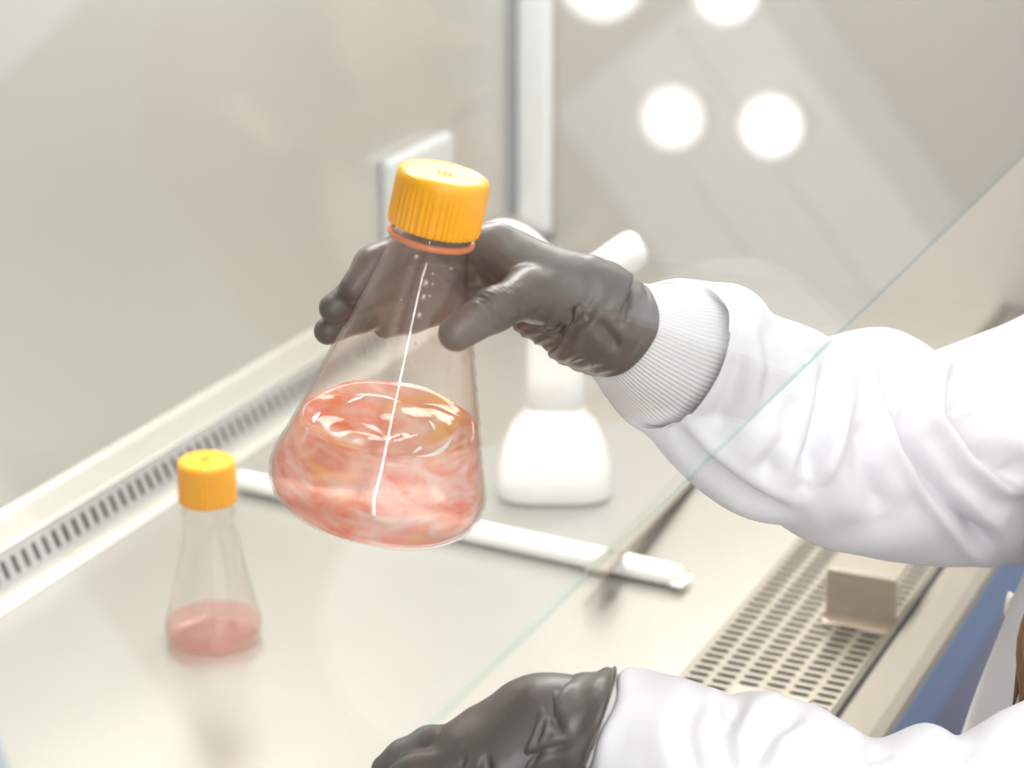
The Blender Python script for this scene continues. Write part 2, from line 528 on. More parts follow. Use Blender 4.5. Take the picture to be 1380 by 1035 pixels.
extrude_profile('rolled_foot', [(0.952, 0.0005), (0.957, 0.004), (0.962, 0.0062), (0.968, 0.006)], X0, X1, 'steel_light', 0.001, rs)
box('dark_duct', (X0, 0.985, -0.03), (X1, 1.008, 0.029), 'dark', rs)

# front grille: perforated plate with six staggered columns of slots
gy0, gy1 = 0.378, 0.486
cp = 0.0174
rp = 0.0098
cents = []
nrow = int((X1 - 0.55) / rp)
V, F = [], []
for r_ in range(nrow):
    for c_ in range(6):
        cents.append((0.55 + rp * (r_ + 0.5) + (rp / 2 if c_ % 2 else 0), gy1 - 0.003 - cp * (c_ + 0.5)))
cells_w = cp
V, F = slotted_plate('g', cents, (rp, cells_w), (0.0138, 0.0047), 0.0012, lambda a, b, d: (a, b, 0.0006 - d), None)
gl_t = thing('front_air_grille', 'perforated steel air grille with staggered rows of slots along the cabinet front', 'air grille', Matrix.Translation((X0, gy0, 0)))
gp = from_py('perforated_plate', V, F, 'steel_grille', gl_t)
yl = gy1 - 0.003 - cp * 6
bm = bmesh.new()
bm_box(bm, (X0, gy1 - 0.003, -0.001), (X1, gy1, 0.0006))
from_bm('rear_rim', bm, 'steel_grille', gl_t)
bm = bmesh.new()
bm_box(bm, (X0, gy0 - 0.001, -0.001), (X1, yl, 0.0006))
from_bm('front_rim', bm, 'steel_grille', gl_t)
bm = bmesh.new()
bm_box(bm, (X0, yl, -0.001), (0.55, gy1 - 0.003, 0.0006))
from_bm('end_plate', bm, 'steel_grille', gl_t)
pn = box('plenum', (X0, gy0 - 0.01, -0.08), (X1, 0.64, -0.05), 'dark')
tag(pn, 'dark air plenum under the front grille', 'air duct', kind='structure')

# front lip, seal, sill and blue front of the cabinet
fs = extrude_profile('trim_2', [(0.3775, 0.0), (0.374, 0.004), (0.3695, 0.012), (0.367, 0.0135)], X0 - 0.05, X1 + 0.05, 'steel_grille', 0.0015)
tag(fs, 'raised steel lip along the front edge of the grille', 'lip', kind='structure')
box('lip_seal', (X0 - 0.05, 0.3645, -0.01), (X1 + 0.05, 0.3672, 0.0120), 'rubber', fs)
sl = extrude_profile('trim_3', [(0.3645, 0.004), (0.363, 0.0105), (0.358, 0.0115), (0.342, 0.0095), (0.336, 0.0075), (0.334, 0.002)], X0 - 0.05, X1 + 0.05, 'sill', 0.002)
tag(sl, 'tan metal front sill of the cabinet', 'sill', kind='structure')
fr = extrude_profile('cabinet_front', [(0.334, 0.004), (0.3325, -0.006), (0.330, -0.022), (0.328, -0.028)], X0 - 0.05, X1 + 0.05, 'blue', 0.002)
tag(fr, 'blue enamelled front edge of the cabinet below the sill', 'cabinet front', kind='structure')
extrude_profile('lower_panel', [(0.328, -0.028), (0.318, -0.05), (0.300, -0.18)], X0 - 0.05, X1 + 0.05, 'blue_dark', 0.002, fr)

# sliding glass sash, leaning back
TILT = math.radians(20)
SB = np.array([0.335, 0.315])
sd = np.array([math.sin(TILT), math.cos(TILT)]); sn = np.array([math.cos(TILT), -math.sin(TILT)])
LS = 0.52
V = []
for x in (X0 - 0.0, X1):
    for (s_, t_) in ((0, 0), (LS, 0), (LS, 0.004), (0, 0.004)):
        y, z = SB + sd * s_ + sn * t_
        V.append((x, y, z))
F = [(0, 1, 5, 4), (2, 3, 7, 6), (1, 2, 6, 5), (0, 3, 2, 1), (4, 5, 6, 7)]
sash = from_py('window_1', V, F, 'sash')
tag(sash, 'clear glass front sash of the safety cabinet with a green lower edge', 'glass sash', kind='structure')
b_ = [SB + sn * 0.0, SB + sn * 0.004, SB + sn * 0.003 - sd * 0.0004, SB + sn * 0.001 - sd * 0.0004]
V = [(x, *p) for x in (X0, X1) for p in b_]
from_py('glass_edge', V, [(0, 1, 2, 3), (4, 7, 6, 5), (1, 5, 6, 2), (2, 6, 7, 3), (3, 7, 4, 0)], 'sash_edge', sash)

# blue upright at the open end of the sash
bm = bmesh.new()
V = []
for s_ in (-0.33, LS):
    for (x, t_) in ((X0 - 0.06, -0.03), (X0 + 0.0275, -0.03), (X0 + 0.0275, 0.05), (X0 - 0.06, 0.05)):
        y, z = SB + sd * s_ + sn * t_
        V.append(bm.verts.new((x, y, z)))
for f in ((0, 1, 2, 3), (7, 6, 5, 4), (0, 4, 5, 1), (1, 5, 6, 2), (2, 6, 7, 3), (3, 7, 4, 0)):
    bm.faces.new([V[i] for i in f])
up_ = from_bm('trim_4', bm, 'blue')
tag(up_, 'blue upright at the near end of the glass sash', 'cabinet upright', kind='structure')

# fluorescent lamp fixture under the top panel
fx = thing('fluorescent_lamp', 'white lamp fixture under the cabinet top panel', 'lamp', Matrix.Translation((1.60, 0.72, ZT)))
box('fixture', (1.00, 0.63, ZT - 0.010), (2.19, 0.81, ZT), 'white_plastic', fx, 0.003)

# ------------------------------------------------------------------ the laboratory around it
rf = box('room_floor', (-2.5, -4.0, -0.92), (6.0, 2.5, -0.90), 'room_floor')
tag(rf, 'grey laboratory floor', 'floor', kind='structure')
rw = box('wall_far', (5.3, -4.0, -0.90), (5.35, 2.5, 1.9), 'room_wall')
tag(rw, 'painted laboratory wall', 'wall', kind='structure')


def mirrored(u, v, xw):
    """where the view ray through (u, v), mirrored in the sash, meets the plane x = xw"""
    n = np.array([0, -sn[0], -sn[1]])
    P0 = np.array([0, *SB])
    r = ray(u, v); s = ((P0 - CAM) @ n) / (r @ n); p = CAM + r * s
    q = r - 2 * (r @ n) * n
    return p + q * ((xw - p[0]) / q[0])


for (u, v, rad) in ((910, 157, 46), (1043, 168, 45), (814, -34, 66), (982, -14, 47)):
    c = mirrored(u, v, 4.955)
    R_ = rad * 4.9 / FPX
    lp = thing('wall_lamp', 'round white lamp glowing on the laboratory wall', 'lamp', Matrix.Translation(c) @ Matrix.Rotation(math.radians(-90), 4, 'Y'), 'round lamps on the laboratory wall')
    lathe('lamp_glass', [(0.035, 0), (0.034, R_ * 0.6), (0.030, R_ * 0.9), (0.02, R_), (0.0, R_)], 'lamp', lp, 40)
    lathe('lamp_base', [(0.0, R_ * 0.95), (-0.044, R_ * 0.95), (-0.044, 0)], 'white_plastic', lp, 40)

# tube lamp added out of view to make the highlight down the flask
lp_l = np.array([-1.05, -0.48, 0.0])
tl_ = thing('added_highlight_lamp', 'added upright tube lamp, out of view, making the highlight down the flask', 'added lamp', Matrix.Translation((lp_l[0], lp_l[1], -0.90)))
tube('tube', [lp_l + np.array([0, 0, z]) for z in (0.20, 0.6, 1.05, 1.50)], [0.034] * 4, 'highlight_lamp', tl_, 16, 12)
tube('stand', [lp_l + np.array([0, 0, z]) for z in (-0.88, -0.3, 0.0, 0.199)], [0.012] * 4, 'steel_strip', tl_, 12, 8)
bm = bmesh.new(); bmesh.ops.create_cone(bm, cap_ends=True, segments=32, radius1=0.14, radius2=0.12, depth=0.02)
for v in bm.verts: v.co += Vector((lp_l[0], lp_l[1], -0.89))
from_bm('base', bm, 'steel_strip', tl_)

# pale grey-blue wall cupboard (seen mirrored in the sash)
c1 = mirrored(745, 150, 5.0); c2 = mirrored(1285, 365, 5.0)
cb = thing('wall_cupboard', 'pale grey-blue laminate cupboard on the laboratory wall', 'cupboard', Matrix.Translation((5.15, (c1[1] + c2[1]) / 2, min(c1[2], c2[2]))))
ya, yb = sorted((c1[1], c2[1])); za, zb = -0.25, c1[2]
box('carcass', (5.02, ya, za), (5.299, yb, zb), 'room_cab', cb, 0.004)
for k in range(3):
    w_ = (yb - ya) / 3
    d_ = box('door', (5.0, ya + w_ * k + 0.004, za + 0.004), (5.0195, ya + w_ * (k + 1) - 0.004, zb - 0.004), 'room_cab', cb, 0.003)
    box('handle', (4.98, ya + w_ * k + 0.05, za + 0.05), (4.9995, ya + w_ * k + 0.06, za + 0.2), 'steel_strip', d_)

# ================================================================== THINGS ON THE BACK WALL AND WORKTOP
# power outlet on the back wall
p0 = on_plane(510, 158, 1, YB); p1 = on_plane(594, 285, 1, YB)
xo0, xo1 = p0[0], p1[0]; zo0, zo1 = 0.058, 0.165
ot = thing('power_outlet', 'pale grey double power outlet on the steel back wall', 'power outlet', Matrix.Translation(((xo0 + xo1) / 2, YB, zo0)))
box('cover_plate', (xo0, YB - 0.016, zo0), (xo1, YB - 0.0005, zo1), 'outlet_plastic', ot, 0.004)
for k in range(2):
    xa = xo0 + (xo1 - xo0) * (0.12 + 0.40 * k)
    sk = box('socket', (xa, YB - 0.020, zo0 + 0.03), (xa + (xo1 - xo0) * 0.34, YB - 0.0155, zo1 - 0.03), 'white_plastic', ot, 0.003)
    for j in (0.3, 0.6):
        box('slot', (xa + 0.015, YB - 0.0206, zo0 + 0.03 + 0.07 * j), (xa + 0.022, YB - 0.0200, zo0 + 0.044 + 0.07 * j), 'steel_strip', sk)

# white pipette stand behind the hand
stand_p = on_plane(747, 662, 2, 0.0)
st = thing('pipette_stand', 'white plastic stand with flared foot and forked top behind the gloved hand', 'stand', Matrix.Translation(stand_p))
sw = RIGHT  # its broad side faces along the cabinet diagonal


def local_loft(name, rings, mat, parent, seg=40, power=3.5):
    """rings of (z, half width, half depth, shift) as rounded rectangles, broad side across RIGHT"""
    V, F = [], []
    dpt = np.array([-RIGHT[1], RIGHT[0], 0])
    for (z, a, b, sft) in rings:
        for k in range(seg):
            q = 2 * math.pi * k / seg
            c, s = math.cos(q), math.sin(q)
            V.append(stand_p + RIGHT * (sft + a * abs(c) ** (2 / power) * np.sign(c)) + dpt * (b * abs(s) ** (2 / power) * np.sign(s)) + np.array([0, 0, z]))
    n = len(rings)
    for i in range(n - 1):
        for k in range(seg):
            k2 = (k + 1) % seg
            F.append((i * seg + k, i * seg + k2, (i + 1) * seg + k2, (i + 1) * seg + k))
    F.append(tuple(range(seg))[::-1]); F.append(tuple(range((n - 1) * seg, n * seg)))
    return from_py(name, V, F, mat, parent, True)


local_loft('foot', [(0.0005, 0.040, 0.030, 0), (0.003, 0.045, 0.034, 0), (0.022, 0.0445, 0.034, 0), (0.036, 0.041, 0.032, 0), (0.055, 0.034, 0.027, 0), (0.066, 0.0245, 0.021, 0), (0.073, 0.0225, 0.019, 0)], 'white_plastic', st)
local_loft('stem', [(0.068, 0.0225, 0.018, 0), (0.10, 0.0225, 0.016, 0), (0.150, 0.0235, 0.015, 0.002), (0.172, 0.030, 0.015, 0.004), (0.178, 0.026, 0.012, 0.004)], 'white_plastic', st)
sp = stand_p


def stand_pt(du, z, dd=0.0):
    return sp + RIGHT * du + np.array([0, 0, z]) + dd * np.array([-RIGHT[1], RIGHT[0], 0])


tube('fork_arm', [stand_pt(0.010, 0.150), stand_pt(-0.004, 0.176), stand_pt(-0.022, 0.199), stand_pt(-0.040, 0.209), stand_pt(-0.056, 0.206)], [0.016, 0.016, 0.015, 0.0145, 0.011], 'white_plastic', st, 20, 24, (0.9, 1.0))
tube('fork_arm', [stand_pt(0.004, 0.150), stand_pt(0.022, 0.172), stand_pt(0.044, 0.189), stand_pt(0.060, 0.201), stand_pt(0.066, 0.205)], [0.016, 0.0155, 0.015, 0.0145, 0.009], 'white_plastic', st, 20, 24, (0.9, 1.0))

# long paper wrapped pipette lying on the worktop
pa = on_plane(322, 646, 2, 0.009); pb = on_plane(926, 779, 2, 0.009)
pw = thing('wrapped_pipette', 'long white paper-wrapped pipette lying across the steel work surface', 'pipette', Matrix.Translation(((pa + pb) / 2 * np.array([1, 1, 0]))))
d_ = (pb - pa); nn = np.linalg.norm(d_); d_ /= nn
tube('paper_sleeve', [pa + d_ * nn * k for k in (0.0, 0.1, 0.3, 0.5, 0.7, 0.9, 0.985)], [0.0078, 0.0085, 0.0088, 0.0090, 0.0088, 0.0088, 0.0075], 'paper', pw, 20, 40, (1.05, 0.95))
side = np.cross(d_, [0, 0, 1.0])
Vq = []
for s_ in (0.978, 1.0):
    for w_ in (-1, 1):
        for z_ in (-0.0006, 0.0006):
            Vq.append(pa + d_ * nn * s_ + side * w_ * 0.0105 + np.array([0, 0, z_ - 0.003]))
from_py('crimped_end', Vq, [(0, 1, 3, 2), (4, 6, 7, 5), (0, 4, 5, 1), (2, 3, 7, 6), (0, 2, 6, 4), (1, 5, 7, 3)], 'paper', pw)

# plain grey bar of unclear use resting over the pipette
ga = on_plane(806, 768, 2, 0.021); gb = on_plane(940, 628, 2, 0.004)
gd = gb - ga; gn = np.linalg.norm(gd); gd /= gn
gs = np.cross(gd, [0, 0, 1.0]); gs /= np.linalg.norm(gs)
gbt = thing('rod', 'dull grey flat scraper resting across the white pipette', 'rod', Matrix.Translation(tuple((ga + gb) / 2)))
tube('handle', [ga + gd * gn * k for k in (0.12, 0.4, 0.7, 1.0)], [0.0075, 0.008, 0.008, 0.0075], 'grey_bar', gbt, 14, 12, (1.0, 0.45))  # long narrow length of the grey bar
tube('wide_end', [ga + gd * gn * k for k in (-0.02, 0.05, 0.13)], [0.0095, 0.0095, 0.008], 'grey_bar', gbt, 14, 8, (1.0, 0.35))


# folded steel brackets standing on the grille
def bracket(name, label, ul, ur, h, depth):
    a = on_plane(*ul, 2, 0.0006); b = on_plane(*ur, 2, 0.0006)
    x = (a[0] + b[0]) / 2; yl_, yr_ = max(a[1], b[1]), min(a[1], b[1])
    o = thing(name, label, 'bracket', Matrix.Translation((x, (yl_ + yr_) / 2, 0.0006)))
    box('front_plate', (x, yr_, 0.0008), (x + 0.002, yl_, h), 'steel_bracket', o, 0.0006)
    box('top_plate', (x + 0.0005, yr_, h - 0.001), (x + depth, yl_, h + 0.001), 'steel_grille', o, 0.0008)
    box('side_plate', (x + 0.002, yl_ - 0.002, 0.0008), (x + depth, yl_, h - 0.001), 'steel_bracket', o)
    box('foot_flange', (x - 0.006, yr_ - 0.002, 0.0008), (x + 0.002, yl_ + 0.001, 0.0024), 'steel_bracket', o, 0.0005)
    return o


bracket('steel_bracket', 'folded steel bracket standing on the grille under the raised sleeve', (1110, 838), (1207, 851), 0.040, 0.055)
bracket('steel_bracket', 'folded steel bracket on the grille mostly covered by the lower sleeve', (955, 1040), (1066, 1056), 0.040, 0.040)


# ================================================================== FLASKS
def flask_shell(prof, t):
    outer = list(prof)
    P = np.array(outer); T = np.gradient(P, axis=0); T /= np.linalg.norm(T, axis=1)[:, None] + 1e-9
    inner = []
    for (h, r), (th, tr) in zip(outer, T):
        inner.append((h + tr * t if r > 1e-6 else h + t, max(r - th * t, 0.0) if r > 1e-6 else 0.0))
    return outer, inner


def cone_profile(H_c0, r0, H_c1, r1, n):
    return [(H_c0 + (H_c1 - H_c0) * k / n, r0 + (r1 - r0) * k / n) for k in range(n + 1)]


def make_cap(parent, r, h0, h1, nrib, mat='cap'):
    hh = h1 - h0
    def mod(a, i):
        return 1 - (0.030 if 1 <= i <= 3 and math.cos(a * nrib) < 0 else 0.0)
    c = lathe('cap', [(h0 - 0.0002, r * 0.93), (h0, r * 0.985), (h0 + hh * 0.06, r), (h0 + hh * 0.5, r), (h0 + hh * 0.84, r * 0.995),
                      (h0 + hh * 0.90, r * 0.985), (h0 + hh * 0.955, r * 0.955), (h0 + hh * 0.985, r * 0.90), (h1, r * 0.84), (h1 - hh * 0.012, r * 0.78), (h1 - hh * 0.012, r * 0.25), (h1, r * 0.22), (h1, 0)],
              mat, parent, nrib * 4, False, mod)
    bm = bmesh.new()                         # small moulded mark in the middle of the lid
    for k in (-1, 0, 1):
        bm_box(bm, (k * r * 0.12 - r * 0.03, -r * 0.14, h1 - 0.0001), (k * r * 0.12 + r * 0.03, r * 0.14, h1 + 0.0006), 0.0002, 1)
    mk = from_bm('moulded_mark', bm, mat, None)
    mk.parent = c
    return c


# ---- large flask held in the hand: upright, then rolled 13 degrees in the picture's sense
ZF = 1.183
roll = math.radians(13.2)
wax = (UP * math.cos(roll) + RIGHT * math.sin(roll)) * math.cos(PITCH) - FWD * math.sin(PITCH)
wax /= np.linalg.norm(wax)
rx = np.cross(FWD, wax); rx /= np.linalg.norm(rx)       # roughly screen right
ry = np.cross(wax, rx)
bc = at(501, 688, ZF)
fk = ZF / 1.15               # size of the flask for its distance
MF = Matrix(((rx[0] * fk, ry[0] * fk, wax[0] * fk, bc[0]), (rx[1] * fk, ry[1] * fk, wax[1] * fk, bc[1]), (rx[2] * fk, ry[2] * fk, wax[2] * fk, bc[2]), (0, 0, 0, 1)))
big = thing('culture_flask', 'large tilted conical flask of swirling pink medium held by the gloved hand', 'flask', MF)
body_prof = [(0.0, 0.0), (0.0, 0.030), (0.0, 0.040), (0.0012, 0.0455), (0.005, 0.0505), (0.010, 0.0530), (0.016, 0.0540), (0.022, 0.0532), (0.028, 0.0512)] \
    + cone_profile(0.034, 0.0490, 0.128, 0.0212, 14) + [(0.133, 0.0200), (0.137, 0.0193), (0.142, 0.0192), (0.152, 0.0192)]
outer, inner = flask_shell(body_prof, 0.0012)
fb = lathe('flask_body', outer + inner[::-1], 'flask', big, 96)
# inner baffles: three low ribs moulded into the foot of the wall
make_cap(big, 0.0223, 0.1485, 0.1755, 44)
lathe('seal_ring', [(0.1420, 0.0190), (0.1420, 0.0205), (0.1428, 0.0211), (0.1440, 0.0211), (0.1448, 0.0205), (0.1448, 0.0190)], 'ring', big, 64)


def liquid_body(name, prof, level, mat, parent, seg=96, gap=0.0016):
    """liquid filling the flask up to level(angle, radius)"""
    P = np.array(prof)
    hs, rs = P[:, 0], P[:, 1]
    def wall_r(h):
        return float(np.interp(h, hs[2:], rs[2:])) - gap
    V, F = [], []
    nw, nt = 22, 16
    for k in range(seg):
        a = 2 * math.pi * k / seg
        hl = level(a, 1.0)
        for i in range(nw):
            h = gap + (hl - gap) * i / (nw - 1)
            r = wall_r(h)
            V.append((r * math.cos(a), r * math.sin(a), h))
        for j in range(1, nt):
            q = 1 - j / nt
            h = level(a, q); r = wall_r(hl) * q
            V.append((r * math.cos(a), r * math.sin(a), h))
    per = nw + nt - 1
    top = len(V); V.append((0, 0, level(0, 0)))
    bot = len(V); V.append((0, 0, gap))
    for k in range(seg):
        k2 = (k + 1) % seg
        for i in range(per - 1):
            F.append((k * per + i, k2 * per + i, k2 * per + i + 1, k * per + i + 1))
        F.append((k * per + per - 1, k2 * per + per - 1, top))
        F.append((k2 * per, k * per, bot))
    me = bpy.data.meshes.new(name); me.from_pydata(V, [], F); me.update()
    o = link(name, me, mat, None, True); o.parent = parent
    return o


def big_level(a, q):
    # stirred: the surface dips in the middle and climbs the wall all round and behind, with ripples
    base = 0.038 + 0.011 * q ** 1.7
    tilt = q * (0.003 * math.cos(a) + 0.004 * math.sin(a))
    rip = 0.0008 * math.sin(3 * a + 9 * q) * q + 0.0005 * math.sin(7 * a - 14 * q) * q
    return base + tilt + rip


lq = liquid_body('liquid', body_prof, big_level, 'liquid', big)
# foam streaks riding on the stirred liquid
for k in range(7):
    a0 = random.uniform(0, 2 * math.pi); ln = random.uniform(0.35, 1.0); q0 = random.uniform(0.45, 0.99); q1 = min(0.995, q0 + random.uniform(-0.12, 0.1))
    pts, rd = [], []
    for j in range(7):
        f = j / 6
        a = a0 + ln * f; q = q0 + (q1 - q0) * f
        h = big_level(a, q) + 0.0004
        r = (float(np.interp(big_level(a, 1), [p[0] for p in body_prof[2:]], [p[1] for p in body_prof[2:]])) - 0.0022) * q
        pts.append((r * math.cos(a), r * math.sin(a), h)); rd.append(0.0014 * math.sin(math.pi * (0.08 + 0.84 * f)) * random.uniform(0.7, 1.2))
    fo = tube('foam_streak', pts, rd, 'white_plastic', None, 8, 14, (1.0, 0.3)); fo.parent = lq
# droplets inside the upper wall, facing the viewer
def wall_point(px, py):
    """point on the near wall of the big flask under a frame pixel"""
    best = None
    Minv = np.array(MF.inverted())
    o = Minv[:3, :3] @ CAM + Minv[:3, 3]
    d = Minv[:3, :3] @ ray(px, py)
    for t in np.linspace(ZF - 0.10, ZF + 0.0, 900):
        p = o + d * t
        r = float(np.interp(p[2], [q[0] for q in body_prof[2:]], [q[1] for q in body_prof[2:]]))
        if math.hypot(p[0], p[1]) <= r:
            return p
    return None


for (px, py, r_) in ((573, 382, 5.5), (571, 400, 4), (583, 383, 2.5), (579, 399, 2.2), (565, 425, 4), (561, 346, 3.6), (563, 335, 2.4), (583, 369, 2.2), (555, 490, 2.2), (560, 463, 1.8), (541, 404, 1.5), (608, 362, 2)):
    p = wall_point(px, py)
    if p is None: continue
    bm = bmesh.new(); bmesh.ops.create_uvsphere(bm, u_segments=12, v_segments=8, radius=r_ * 0.000364)
    for v in bm.verts: v.co = Vector(v.co) + Vector(p)
    dr = from_bm('droplet', bm, 'droplet', None, True); dr.parent = fb
# printed graduation marks down the right-hand side
bm = bmesh.new()
gm = []
for k in range(9):
    h = 0.036 + 0.0085 * k
    r = float(np.interp(h, [q[0] for q in body_prof[2:]], [q[1] for q in body_prof[2:]])) + 0.0002
    a = math.radians(8)
    n_ = 6; wd = math.radians(9 if k % 2 else 14)
    for j in range(n_):
        a0 = a + wd * (j / n_); a1 = a + wd * ((j + 1) / n_)
        slope = -0.30
        q = [bm.verts.new((rr * math.cos(aa), rr * math.sin(aa), hh)) for (rr, aa, hh) in ((r, a0, h), (r, a1, h), (r + slope * 0.0014, a1, h + 0.0014), (r + slope * 0.0014, a0, h + 0.0014))]
        bm.faces.new(q)
gmo = from_bm('graduation_scale', bm, 'ink', None); gmo.parent = fb

# ---- small flask standing on the worktop
sb = on_plane(289, 858, 2, 0.0)
MS = Matrix.Translation(sb + np.array([0, 0, 0.0003]))
sm = thing('culture_flask', 'small orange-capped conical flask with little pink medium standing on the steel worktop', 'flask', MS)
sprof = [(0.0, 0.0), (0.0, 0.020), (0.0, 0.028), (0.0008, 0.0310), (0.004, 0.0330), (0.009, 0.0338), (0.014, 0.0332), (0.019, 0.0318)] \
    + cone_profile(0.024, 0.0300, 0.082, 0.0182, 12) + [(0.087, 0.0172), (0.091, 0.0169), (0.100, 0.0169), (0.104, 0.0169)]
o_, i_ = flask_shell(sprof, 0.0011)
sfb = lathe('flask_body', o_ + i_[::-1], 'flask_small', sm, 72)
lathe('neck_bead', [(0.0915, 0.0169), (0.0925, 0.0185), (0.0940, 0.0187), (0.0950, 0.0169)], 'flask_small', sm, 48)
make_cap(sm, 0.0198, 0.1015, 0.1315, 36)
liquid_body('liquid', sprof, lambda a, q: 0.0120 + 0.0006 * q ** 8, 'liquid_small', sm, 64)

# ================================================================== THE PERSON
per = thing('person', 'person in white lab coat and black gloves reaching into the cabinet', 'person', Matrix.Translation((1.28, 0.10, -0.90)))

RS = np.array([1.44, 0.12, 0.31]); LSH = np.array([1.10, 0.06, 0.30])      # shoulders
RE = at(1285, 615, 1.340); LE = at(1480, 1170, 1.172)               # elbows
RW = at(828, 436, 1.18); LW = at(796, 983, 1.15)                           # wrists
HEAD = np.array([1.38, 0.03, 0.62])


def body_fn(P):
    d = seg_dist(P, (1.27, 0.10, -0.05), (1.27, 0.09, 0.21), 0.115, 0.125)
    def add(a, b, ra, rb, k=0.04):
        nonlocal d
        d = smin(d, seg_dist(P, a, b, ra, rb), k)
    add((1.20, 0.09, 0.17), (1.34, 0.10, 0.18), 0.10, 0.10)
    add(LSH, RS, 0.055, 0.055)
    add((1.33, 0.05, 0.31), HEAD + [-0.02, -0.01, -0.10], 0.052, 0.05, 0.03)
    add(HEAD + [0, -0.025, 0.02], HEAD + [0, 0.015, 0.02], 0.085, 0.080, 0.03)
    add(HEAD + [0, 0.02, -0.07], HEAD + [0, 0.045, -0.085], 0.055, 0.038, 0.04)
    add(HEAD + [0, 0.085, 0.0], HEAD + [0, 0.108, -0.028], 0.008, 0.012, 0.015)      # nose
    add(HEAD + [-0.02, 0.090, -0.058], HEAD + [0.02, 0.090, -0.058], 0.007, 0.007, 0.008)   # mouth
    add(HEAD + [-0.083, 0.0, -0.01], HEAD + [-0.086, -0.006, 0.025], 0.012, 0.014, 0.006)   # ears
    add(HEAD + [0.083, 0.0, -0.01], HEAD + [0.086, -0.006, 0.025], 0.012, 0.014, 0.006)
    for sx in (-1, 1):
        e = HEAD + [0.032 * sx, 0.092, 0.012]
        d = np.maximum(d, -seg_dist(P, e - [0.01, 0, 0], e + [0.01, 0, 0], 0.010, 0.010))
        d = smin(d, seg_dist(P, e - [0, 0.018, 0], e - [0, 0.0179, 0], 0.013, 0.013), 0.004)
    for (s, e, w) in ((RS, RE, RW), (LSH, LE, LW)):
        add(s, e, 0.045, 0.034, 0.01); md = (at(1040, 556, 1.264) if s is RS else at(1110, 1085, 1.163)); add(e, md, 0.032, 0.029, 0.01); add(md, w, 0.029, 0.019, 0.01)
    add((1.27, 0.10, -0.05), (1.27, 0.10, -0.12), 0.105, 0.100, 0.03)
    for sx in (-0.085, 0.085):
        add((1.27 + sx, 0.10, -0.12), (1.27 + sx, 0.08, -0.48), 0.072, 0.055, 0.02)
        add((1.27 + sx, 0.08, -0.48), (1.27 + sx, 0.05, -0.84), 0.055, 0.04, 0.02)
    return d


body = net_object('body', body_fn, (0.88, -0.20, -0.90), (1.62, 0.46, 0.80), 0.0085, 'skin', per)


